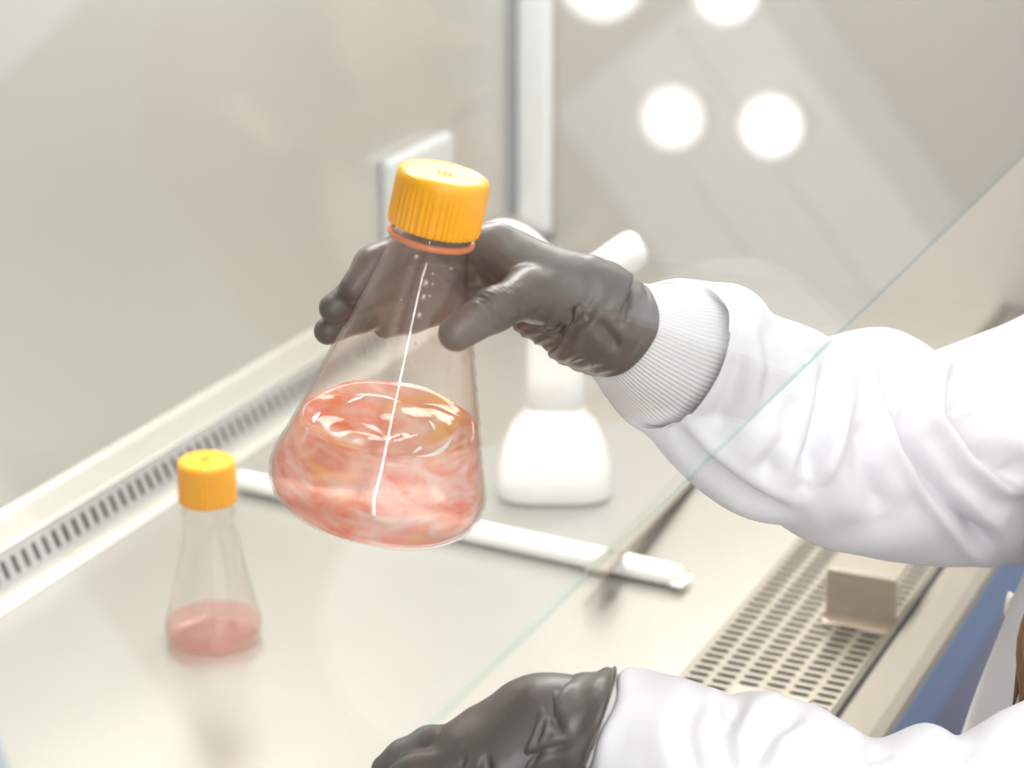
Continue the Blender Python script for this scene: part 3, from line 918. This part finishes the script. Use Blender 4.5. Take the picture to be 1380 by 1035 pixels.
# ---------------- sleeves: rings whose upper and lower edges and distance are given, with folds pressed into the cloth
def sleeve(name, stations, folds, mat, parent, rings=130, seg=112, gather=None, rib=0, wrinkle=0.0, tuck=None):
    T = np.array([at(s[0], s[1], s[4]) for s in stations])
    Bm = np.array([at(s[2], s[3], s[4]) for s in stations])
    rb = np.array([[s[5]] for s in stations])
    T = catmull(T, rings); Bm = catmull(Bm, rings); rb = catmull(rb, rings)[:, 0]
    Cn = (T + Bm) / 2; Aa = (T - Bm) / 2
    V = np.zeros((rings, seg, 3)); PH = np.zeros((rings, seg))
    phis = 2 * np.pi * np.arange(seg) / seg
    for i in range(rings):
        ax = Cn[min(i + 1, rings - 1)] - Cn[max(i - 1, 0)]; ax /= np.linalg.norm(ax)
        a = Aa[i]
        dv = np.cross(ax, a); dv /= np.linalg.norm(dv)
        if dv @ FWD > 0: dv = -dv
        s1 = np.sin(phis); c1 = np.cos(phis)
        V[i] = Cn[i] + c1[:, None] * a + s1[:, None] * dv * rb[i]
        PH[i] = phis
    # outward normals
    dU = np.gradient(V, axis=0); dV_ = (np.roll(V, -1, 1) - np.roll(V, 1, 1))
    Nn = np.cross(dU, dV_); Nn /= np.linalg.norm(Nn, axis=2)[..., None] + 1e-12
    out = V - Cn[:, None, :]
    sg = np.sign(np.einsum('ijk,ijk->ij', Nn, out)); Nn *= sg[..., None]
    disp = np.zeros((rings, seg))
    fr = np.linspace(0, 1, rings)[:, None]
    if rib:
        disp += 0.00030 * np.cos(rib * PH)
    if gather:
        n_, amp, dec = gather
        disp += amp * np.exp(-fr / dec) * (np.cos(n_ * PH + 0.7) * 0.6 + np.cos((n_ * 1.7) * PH + 2.1) * 0.4 - 0.4)
    if wrinkle:
        disp += wrinkle * (np.sin(3 * PH + 14 * fr) * np.sin(23 * fr + 2 * PH) + 0.5 * np.sin(5 * PH - 31 * fr + 1.0))
    pix = project(V.reshape(-1, 3)).reshape(rings, seg, 2)
    facing = np.clip(np.sin(PH) * 2.2 + 0.45, 0, 1)
    for (poly, depth, wid, asym) in folds:
        poly = np.array(poly, float)
        best = np.full((rings, seg), 1e9); sgn = np.zeros((rings, seg)); tt = np.zeros((rings, seg))
        nseg = len(poly) - 1
        for k in range(nseg):
            a, b = poly[k], poly[k + 1]
            ab = b - a; t = np.clip(((pix - a) @ ab) / (ab @ ab), 0, 1)
            q = pix - (a + t[..., None] * ab)
            d = np.hypot(q[..., 0], q[..., 1])
            s = np.sign(ab[0] * q[..., 1] - ab[1] * q[..., 0])
            mk = d < best
            best = np.where(mk, d, best); sgn = np.where(mk, s, sgn); tt = np.where(mk, (k + t) / nseg, tt)
        taper = np.clip(np.sin(np.pi * np.clip(tt, 0.04, 0.96)) * 1.8, 0, 1)
        w_ = np.where(sgn > 0, wid * (1 + asym), wid * (1 - asym))
        g = np.exp(-(best / w_) ** 2)
        ridge = np.exp(-((best - 1.9 * w_) / (1.3 * w_)) ** 2)
        disp += facing * taper * 1.35 * (-depth * g + 0.35 * depth * ridge)
    V = V + Nn * disp[..., None]
    F = []
    for i in range(rings - 1):
        for k in range(seg):
            k2 = (k + 1) % seg
            F.append((i * seg + k, i * seg + k2, (i + 1) * seg + k2, (i + 1) * seg + k))
    o = from_py(name, V.reshape(-1, 3), F, mat, parent, True)
    bm = bmesh.new(); bm.from_mesh(o.data); bmesh.ops.recalc_face_normals(bm, faces=bm.faces); bm.to_mesh(o.data); bm.free()
    return o


# coat torso
def coat_ring(z):
    zs = [-0.42, -0.25, -0.10, 0.0, 0.07, 0.15, 0.23, 0.29, 0.335, 0.355]
    cx_ = [1.29, 1.29, 1.29, 1.285, 1.28, 1.275, 1.27, 1.27, 1.28, 1.30]
    cy_ = [0.10, 0.11, 0.125, 0.130, 0.120, 0.105, 0.09, 0.08, 0.06, 0.05]
    ax_ = [0.24, 0.225, 0.205, 0.20, 0.20, 0.205, 0.205, 0.185, 0.12, 0.085]
    ay_ = [0.19, 0.178, 0.165, 0.158, 0.152, 0.145, 0.132, 0.115, 0.085, 0.070]
    return [float(np.interp(z, zs, q)) for q in (cx_, cy_, ax_, ay_)]


V, F = [], []
nz, ns = 70, 120
for i in range(nz):
    z = -0.42 + 0.775 * i / (nz - 1)
    a_, b_, c_, d_ = coat_ring(z)
    for k in range(ns):
        q = 2 * math.pi * k / ns
        r = 1 + 0.010 * math.sin(9 * q + 6 * z) * max(0, 0.25 - z) + 0.02 * math.sin(4 * q + 1) * max(0, 0.1 - z)
        c, s = math.cos(q), math.sin(q)
        V.append((a_ + c_ * r * abs(c) ** 0.85 * np.sign(c), b_ + d_ * r * abs(s) ** 0.85 * np.sign(s), z))
for i in range(nz - 1):
    for k in range(ns):
        k2 = (k + 1) % ns
        F.append((i * ns + k, i * ns + k2, (i + 1) * ns + k2, (i + 1) * ns + k))
coat = from_py('lab_coat', V, F, 'cloth', per, True)
coat['label'] = 'white cotton lab coat with knitted cuffs'
# front placket and buttons
pts = []
for z in np.linspace(-0.40, 0.19, 12):
    a_, b_, c_, d_ = coat_ring(z)
    pts.append((1.31, b_ + d_ * 1.003, z))
tube('placket', pts, [0.022] * 12, 'cloth', coat, 16, 40, (1.0, 0.12))
for z in (-0.28, -0.15, -0.02, 0.10):
    a_, b_, c_, d_ = coat_ring(z)
    bm = bmesh.new()
    bmesh.ops.create_cone(bm, cap_ends=True, segments=20, radius1=0.008, radius2=0.007, depth=0.003)
    for v in bm.verts: v.co = Vector((v.co.x + 1.31, b_ + d_ + 0.0045 - v.co.z, v.co.y + z))
    from_bm('button', bm, 'button', coat, False)
# collar
cpts = [(1.22, 0.10, 0.335), (1.20, 0.03, 0.365), (1.25, -0.035, 0.38), (1.33, -0.05, 0.38), (1.40, 0.01, 0.37), (1.40, 0.08, 0.34), (1.35, 0.16, 0.28)]
tube('collar', cpts, [0.02, 0.026, 0.028, 0.028, 0.028, 0.026, 0.016], 'cloth', coat, 14, 40, (0.35, 1.0))

# yoke: cloth over both shoulders and the tops of the arms
def yoke_fn(P):
    d = seg_dist(P, LSH, (1.27, 0.065, 0.30), 0.072, 0.066)
    d = smin(d, seg_dist(P, (1.27, 0.065, 0.30), RS, 0.066, 0.074), 0.02)
    d = smin(d, seg_dist(P, LSH, LSH + (LE - LSH) * 0.45, 0.072, 0.066), 0.03)
    d = smin(d, seg_dist(P, RS, RS + (RE - RS) * 0.25, 0.074, 0.068), 0.03)
    return d


net_object('yoke', yoke_fn, (0.98, -0.05, 0.05), (1.56, 0.30, 0.42), 0.006, 'cloth', coat)

# right sleeve (raised arm)
rs_st = [
    (938, 402, 864, 556, 1.206, 0.026),
    (940, 390, 858, 566, 1.208, 0.033),
    (946, 382, 856, 574, 1.211, 0.0375),
    (965, 381, 868, 584, 1.216, 0.040),
    (1000, 386, 892, 605, 1.225, 0.045),
    (1034, 415, 935, 646, 1.240, 0.048),
    (1085, 440, 985, 686, 1.258, 0.050),
    (1130, 463, 1050, 706, 1.276, 0.050),
    (1158, 450, 1090, 726, 1.289, 0.051),
    (1186, 443, 1124, 744, 1.300, 0.052),
    (1225, 458, 1175, 754, 1.315, 0.054),
    (1254, 478, 1220, 758, 1.327, 0.056),
    (1300, 463, 1290, 766, 1.345, 0.060),
    (1372, 432, 1400, 756, 1.365, 0.062),
    (1480, 370, 1530, 690, 1.39, 0.066),
    (1620, 300, 1720, 600, 1.41, 0.070),
    (1730, 225, 1850, 450, 1.42, 0.062),
]
rs_fold = [
    ([(1128, 476), (1121, 540), (1104, 598), (1084, 655)], 0.0085, 15, 0.35),
    ([(1192, 490), (1200, 540), (1219, 593), (1258, 654), (1315, 724), (1352, 756)], 0.0105, 14, -0.35),
    ([(1296, 484), (1272, 556), (1310, 606), (1352, 640), (1392, 655)], 0.0115, 15, -0.45),
    ([(1036, 425), (1044, 490), (1030, 560)], 0.0035, 14, 0.0),
    ([(905, 570), (950, 622), (1010, 668), (1080, 695)], 0.0045, 12, 0.2),
    ([(1070, 520), (1060, 590), (1020, 650)], 0.0040, 16, 0.0),
    ([(1160, 560), (1165, 630), (1190, 700)], 0.0040, 18, 0.0),
    ([(1005, 470), (985, 530), (960, 580)], 0.0030, 14, 0.0),
    ([(1240, 560), (1290, 640), (1360, 700)], 0.0045, 16, 0.0),
    ([(1330, 500), (1318, 560), (1350, 610), (1400, 630)], 0.003, 16, 0.0),
]
sleeve('sleeve', rs_st, rs_fold, 'cloth', coat, 220, 160, gather=(19, 0.0016, 0.05), wrinkle=0.0009)
rc_st = [
    (836, 384, 784, 482, 1.180, 0.022),
    (866, 384, 802, 507, 1.187, 0.0295),
    (900, 387, 828, 540, 1.196, 0.033),
    (928, 388, 850, 564, 1.208, 0.0335),
    (950, 392, 866, 570, 1.217, 0.033),
    (985, 408, 885, 575, 1.227, 0.033),
]
sleeve('cuff', rc_st, [], 'rib', coat, 40, 720, rib=90)

# left sleeve (lower arm)
ls_st = [
    (832, 918, 782, 1040, 1.150, 0.024),
    (842, 902, 780, 1056, 1.150, 0.0305),
    (868, 903, 800, 1080, 1.150, 0.034),
    (920, 914, 860, 1115, 1.150, 0.042),
    (985, 936, 940, 1150, 1.152, 0.047),
    (1030, 932, 1000, 1180, 1.155, 0.049),
    (1085, 945, 1070, 1210, 1.158, 0.050),
    (1140, 972, 1130, 1230, 1.160, 0.050),
    (1190, 996, 1190, 1245, 1.163, 0.051),
    (1250, 979, 1260, 1260, 1.166, 0.055),
    (1300, 992, 1330, 1270, 1.168, 0.055),
    (1345, 968, 1400, 1280, 1.170, 0.060),
    (1420, 930, 1530, 1270, 1.172, 0.064),
    (1560, 830, 1720, 1180, 1.150, 0.066),
    (1700, 650, 1890, 900, 1.120, 0.066),
    (1780, 560, 1930, 720, 1.105, 0.060),
]
ls_fold = [
    ([(1000, 940), (975, 990), (985, 1050)], 0.006, 16, 0.2),
    ([(1085, 950), (1040, 985), (1010, 1040)], 0.007, 16, 0.2),
    ([(1190, 1000), (1170, 1030), (1180, 1080)], 0.006, 18, 0.0),
    ([(1300, 996), (1285, 1030), (1300, 1090)], 0.006, 18, 0.0),
    ([(940, 935), (925, 990), (940, 1050)], 0.004, 16, 0.0),
]
sleeve('sleeve', ls_st, ls_fold, 'cloth', coat, 200, 140, wrinkle=0.0010)
lc_st = [
    (800, 920, 752, 1020, 1.150, 0.022),
    (828, 910, 774, 1040, 1.150, 0.027),
    (850, 912, 790, 1050, 1.150, 0.027),
]
sleeve('cuff', lc_st, [], 'rib', coat, 20, 720, rib=90)


# ---------------- gloves
def chain(P, d, pts, rad, k):
    for i in range(len(pts) - 1):
        d = smin(d, seg_dist(P, pts[i], pts[i + 1], rad[i], rad[i + 1]), k)
    return d


def groove(P, d, pts, r, k=0.0015):
    """thin crease pressed into the glove"""
    g = None
    for i in range(len(pts) - 1):
        s = seg_dist(P, pts[i], pts[i + 1], r, r)
        g = s if g is None else np.minimum(g, s)
    return -smin(-d, g, k)


# right hand round the flask neck
IM, MM, RM, PM = at(664, 335, 1.176), at(690, 352, 1.188), at(708, 372, 1.200), at(722, 395, 1.208)
W1 = at(800, 418, 1.180)
index = [IM, at(556, 330, 1.171), at(503, 356, 1.165), at(477, 388, 1.162)]
middle = [MM, at(560, 366, 1.1825), at(485, 392, 1.175), at(450, 415, 1.168)]
ringf = [RM, at(570, 398, 1.192), at(485, 425, 1.186), at(442, 446, 1.178)]
pinky = [PM, at(610, 412, 1.196), at(555, 428, 1.196), at(520, 440, 1.194)]
thumb = [at(772, 420, 1.172), at(712, 396, 1.152), at(664, 418, 1.130), at(618, 448, 1.1175)]


def glove_r(P):
    d = seg_dist(P, W1, (IM + MM) / 2 + (W1 - IM) * 0.12, 0.021, 0.0135)
    d = smin(d, seg_dist(P, W1, (RM + PM) / 2, 0.021, 0.014), 0.012)
    d = smin(d, seg_dist(P, IM, PM, 0.0125, 0.011), 0.012)
    d = smin(d, seg_dist(P, at(790, 440, 1.176), at(722, 420, 1.176), 0.020, 0.014), 0.012)          # heel of the hand
    d = smin(d, seg_dist(P, at(775, 392, 1.172), at(676, 346, 1.178), 0.0180, 0.0105), 0.010)          # web to the index
    d = smin(d, seg_dist(P, at(745, 385, 1.164), at(700, 362, 1.168), 0.012, 0.011), 0.012)
    d = chain(P, d, [W1, at(825, 430, 1.180)], [0.0225, 0.0235], 0.01)
    d = chain(P, d, index, [0.0115, 0.0098, 0.0088, 0.0074], 0.005)
    d = chain(P, d, middle, [0.0115, 0.0100, 0.0090, 0.0076], 0.004)
    d = chain(P, d, ringf, [0.0110, 0.0096, 0.0086, 0.0072], 0.004)
    d = chain(P, d, pinky, [0.0100, 0.0084, 0.0076, 0.0065], 0.004)
    d = chain(P, d, thumb, [0.0150, 0.0120, 0.0099, 0.0082], 0.006)
    d = smin(d, seg_dist(P, at(640, 432, 1.122), at(614, 450, 1.1165), 0.0092, 0.0083), 0.003)
    # creases: at the thumb joints and gathered cloth folds at the wrist
    for (a, b, z, r) in (((647, 399), (668, 436), 1.115, 0.0016), ((641, 406), (657, 440), 1.114, 0.0012), ((655, 393), (676, 430), 1.117, 0.0012),
                         ((632, 424), (640, 437), 1.1075, 0.0010)):
        d = groove(P, d, [at(*a, z), at((a[0] + b[0]) / 2 - 4, (a[1] + b[1]) / 2 + 2, z - 0.003), at(*b, z + 0.002)], r)
    for pts, z, r in (
            (((766, 425), (752, 448), (730, 468)), 1.158, 0.0018),
            (((778, 432), (768, 455), (745, 480)), 1.157, 0.0018),
            (((750, 420), (738, 440), (712, 458)), 1.160, 0.0016),
            (((735, 412), (722, 432), (700, 448)), 1.160, 0.0014),
            (((800, 425), (825, 450), (838, 462)), 1.153, 0.0012)):
        d = groove(P, d, [at(u, v, z + 0.0) for u, v in pts], r + 0.001)
    # slack rubber: fine gathers across the heel and wrist, and rings at the thumb joints
    Q = P - W1.astype(np.float32)
    du = Q @ RIGHT.astype(np.float32); dvv = -(Q @ UP.astype(np.float32))
    low = np.clip((dvv + 0.004) / 0.016, 0, 1) * np.clip((du + 0.050) / 0.02, 0, 1)
    d = d + low * (0.0006 * np.sin(620 * du + 900 * dvv + 2.0 * np.sin(210 * dvv - 130 * du)) + 0.0003 * np.sin(1350 * du + 1500 * dvv + 1.5 * np.sin(300 * du)))
    up_ = np.clip((0.010 - dvv) / 0.012, 0, 1) * np.clip((du + 0.014) / 0.012, 0, 1)
    d = d + up_ * 0.00025 * np.sin(560 * du + 160 * dvv + 2.6 * np.sin(180 * dvv))
    tj = thumb[2].astype(np.float32); ta = (thumb[3] - thumb[1]); ta = (ta / np.linalg.norm(ta)).astype(np.float32)
    sp_ = (P - tj) @ ta; near = np.exp(-(((P - tj) ** 2).sum(-1)) / 0.017 ** 2)
    d = d + near * 0.0008 * np.sin(sp_ * 1900 + 0.6)
    # cut the wrist open end flat
    e0 = at(816, 427, 1.181); ax = e0 - W1; ax /= np.linalg.norm(ax)
    ax = ax + 0.0 * UP; ax /= np.linalg.norm(ax)
    d = np.maximum(d, ((P - e0.astype(np.float32)) @ ax.astype(np.float32)) - 0.001)
    return d


def bounds(pts, pad):
    A = np.array(pts)
    return A.min(0) - pad, A.max(0) + pad


lo, hi = bounds(index + middle + ringf + pinky + thumb + [W1, at(842, 437, 1.181)], 0.034)
gr = net_object('glove', glove_r, lo, hi, 0.0014, 'glove', per)
gr['label'] = 'black nitrile glove gripping the flask neck'
# glove skirt: loose flared cuff with rolled rim drawn over the knitted cuff
gs_st = [
    (772, 370, 742, 440, 1.177, 0.016),
    (786, 357, 738, 470, 1.179, 0.0265),
    (804, 360, 744, 482, 1.180, 0.0295),
    (825, 366, 756, 490, 1.182, 0.0315),
    (848, 373, 772, 498, 1.185, 0.0335),
    (858, 377, 782, 500, 1.187, 0.0345),
    (861, 379, 786, 501, 1.188, 0.0348),
]
gs_fold = [
    ([(772, 356), (782, 385), (790, 420)], 0.0022, 6, 0.0),
    ([(792, 362), (800, 385), (798, 410)], 0.0018, 6, 0.0),
    ([(745, 400), (790, 402), (850, 415)], 0.0022, 6, 0.3),
    ([(760, 470), (775, 440), (800, 420)], 0.0022, 7, 0.0),
    ([(800, 430), (825, 455), (835, 470)], 0.0018, 8, 0.0),
    ([(840, 385), (845, 410), (835, 440)], 0.0016, 5, 0.0),
]
sk = sleeve('skirt', gs_st, gs_fold, 'glove', gr, 60, 96, wrinkle=0.0005)

# left hand, palm down, fingers reaching under the sash
LWp = at(790, 985, 1.150)
lW1 = at(735, 985, 1.152)
lIM, lMM, lRM, lPM = at(640, 1005, 1.160), at(632, 1030, 1.150), at(640, 1055, 1.140), at(655, 1080, 1.132)
lidx = [lIM, at(580, 1008, 1.168), at(545, 1022, 1.172), at(520, 1036, 1.175)]
lmid = [lMM, at(560, 1045, 1.155), at(520, 1068, 1.158), at(495, 1088, 1.16)]
lrin = [lRM, at(575, 1080, 1.142), at(535, 1108, 1.144), at(515, 1128, 1.146)]
lpin = [lPM, at(605, 1112, 1.13), at(575, 1135, 1.13), at(558, 1150, 1.13)]
lthu = [at(725, 975, 1.180), at(660, 985, 1.196), at(625, 1000, 1.20), at(595, 1018, 1.20)]


def glove_l(P):
    d = seg_dist(P, lW1, (lIM + lMM) / 2, 0.0235, 0.0165)
    d = smin(d, seg_dist(P, lW1, (lRM + lPM) / 2, 0.0235, 0.015), 0.014)
    d = smin(d, seg_dist(P, lIM, lPM, 0.0125, 0.011), 0.012)
    d = smin(d, seg_dist(P, at(700, 970, 1.165), at(655, 985, 1.170), 0.017, 0.013), 0.012)
    d = chain(P, d, [lW1, LWp], [0.0250, 0.0265], 0.01)
    d = chain(P, d, lidx, [0.0118, 0.0104, 0.0090, 0.0074], 0.005)
    d = chain(P, d, lmid, [0.0118, 0.0104, 0.0092, 0.0076], 0.004)
    d = chain(P, d, lrin, [0.0110, 0.0098, 0.0088, 0.0072], 0.004)
    d = chain(P, d, lpin, [0.0100, 0.0086, 0.0076, 0.0065], 0.004)
    d = chain(P, d, lthu, [0.0160, 0.0130, 0.0105, 0.0085], 0.007)
    for pts, z, r in (
            (((655, 940), (650, 985), (656, 1035)), 1.126, 0.0022),
            (((636, 955), (628, 990), (622, 1030)), 1.132, 0.0016),
            (((678, 938), (672, 965), (686, 982)), 1.126, 0.0014),
            (((730, 955), (738, 975), (760, 992)), 1.122, 0.0016),
            (((700, 1020), (740, 1012), (775, 1000)), 1.122, 0.0016)):
        d = groove(P, d, [at(u, v, z) for u, v in pts], r + 0.0008)
    e0 = LWp.astype(np.float32); ax = (LWp - lW1); ax /= np.linalg.norm(ax)
    d = np.maximum(d, ((P - e0) @ ax.astype(np.float32)) - 0.001)
    return d


lo, hi = bounds(lidx + lmid + lrin + lpin + lthu + [lW1, LWp], 0.036)
glv = net_object('glove', glove_l, lo, hi, 0.0014, 'glove', per)
glv['label'] = 'black nitrile glove reaching under the sash'
ls_sk = [
    (728, 952, 692, 1030, 1.150, 0.016),
    (738, 919, 690, 1054, 1.150, 0.0268),
    (750, 914, 700, 1056, 1.150, 0.029),
    (765, 911, 712, 1058, 1.150, 0.031),
    (800, 906, 742, 1060, 1.150, 0.033),
    (824, 900, 762, 1064, 1.150, 0.0365),
    (831, 899, 768, 1066, 1.150, 0.0375),
]
ls_f = [
    ([(735, 925), (742, 960), (762, 995)], 0.0018, 6, 0.0),
    ([(690, 1030), (735, 1012), (770, 1003)], 0.002, 6, 0.0),
    ([(675, 940), (678, 965), (690, 985)], 0.0014, 5, 0.0),
]
sleeve('skirt', ls_sk, ls_f, 'glove', glv, 60, 96, wrinkle=0.0006)

# ---------------- hair: cap of hair over the head and long locks falling on the chest
def hair_fn(P):
    d = seg_dist(P, HEAD + [0, -0.035, 0.03], HEAD + [0, 0.0, 0.035], 0.098, 0.095)
    d = np.maximum(d, -seg_dist(P, HEAD + [0, 0.12, -0.05], HEAD + [0, 0.10, 0.0], 0.085, 0.075))
    d = smin(d, seg_dist(P, HEAD + [0, -0.07, 0.0], HEAD + [-0.02, -0.09, -0.30], 0.075, 0.06), 0.03)
    return d


hr = net_object('hair', hair_fn, HEAD - [0.2, 0.25, 0.42], HEAD + [0.2, 0.2, 0.2], 0.006, 'hair', per)
from mathutils.bvhtree import BVHTree
_bvh = BVHTree.FromPolygons([v.co for v in coat.data.vertices], [tuple(p.vertices) for p in coat.data.polygons])


def on_coat(u, v, off):
    """a point just in front of the coat cloth"""
    r_ = ray(u, v)
    h = _bvh.ray_cast(Vector(CAM), Vector(r_ / np.linalg.norm(r_)))
    z = (np.array(h[0]) - CAM) @ FWD if h[0] is not None else 1.39
    return at(u, v, z - off)


for k in range(14):
    o_ = rng.normal(0, 0.006, 3)
    end = on_coat(1382 + rng.normal(0, 8), 955 + rng.normal(0, 14), 0.004)
    midp = on_coat(1396 + rng.normal(0, 10), 865, 0.012 + abs(rng.normal(0, 0.004)))
    up2 = on_coat(1425 + rng.normal(0, 8), 740, 0.02)
    top_ = HEAD + np.array([-0.080, 0.02, 0.02]) + o_
    neck_ = np.array([1.285, 0.115, 0.42]) + o_ * 1.3
    chest_ = np.array([1.285, 0.235, 0.25]) + o_
    tube('lock', [top_, neck_ * 0.5 + top_ * 0.5 + np.array([-0.01, 0.01, 0.01]), neck_, chest_, up2, midp, end], [0.008, 0.008, 0.008, 0.0075, 0.0060, 0.0042, 0.0006], 'hair', hr, 8, 36)

# trousers and shoes
for sx in (-0.085, 0.085):
    tube('trouser_leg', [(1.27 + sx, 0.10, -0.10), (1.27 + sx, 0.08, -0.45), (1.27 + sx, 0.055, -0.86)], [0.082, 0.078, 0.068], 'trouser', per, 24, 20)
    tube('shoe', [(1.27 + sx, -0.01, -0.865), (1.27 + sx, 0.07, -0.86), (1.27 + sx, 0.15, -0.872), (1.27 + sx, 0.20, -0.88)], [0.032, 0.040, 0.036, 0.018], 'shoe', per, 16, 16)
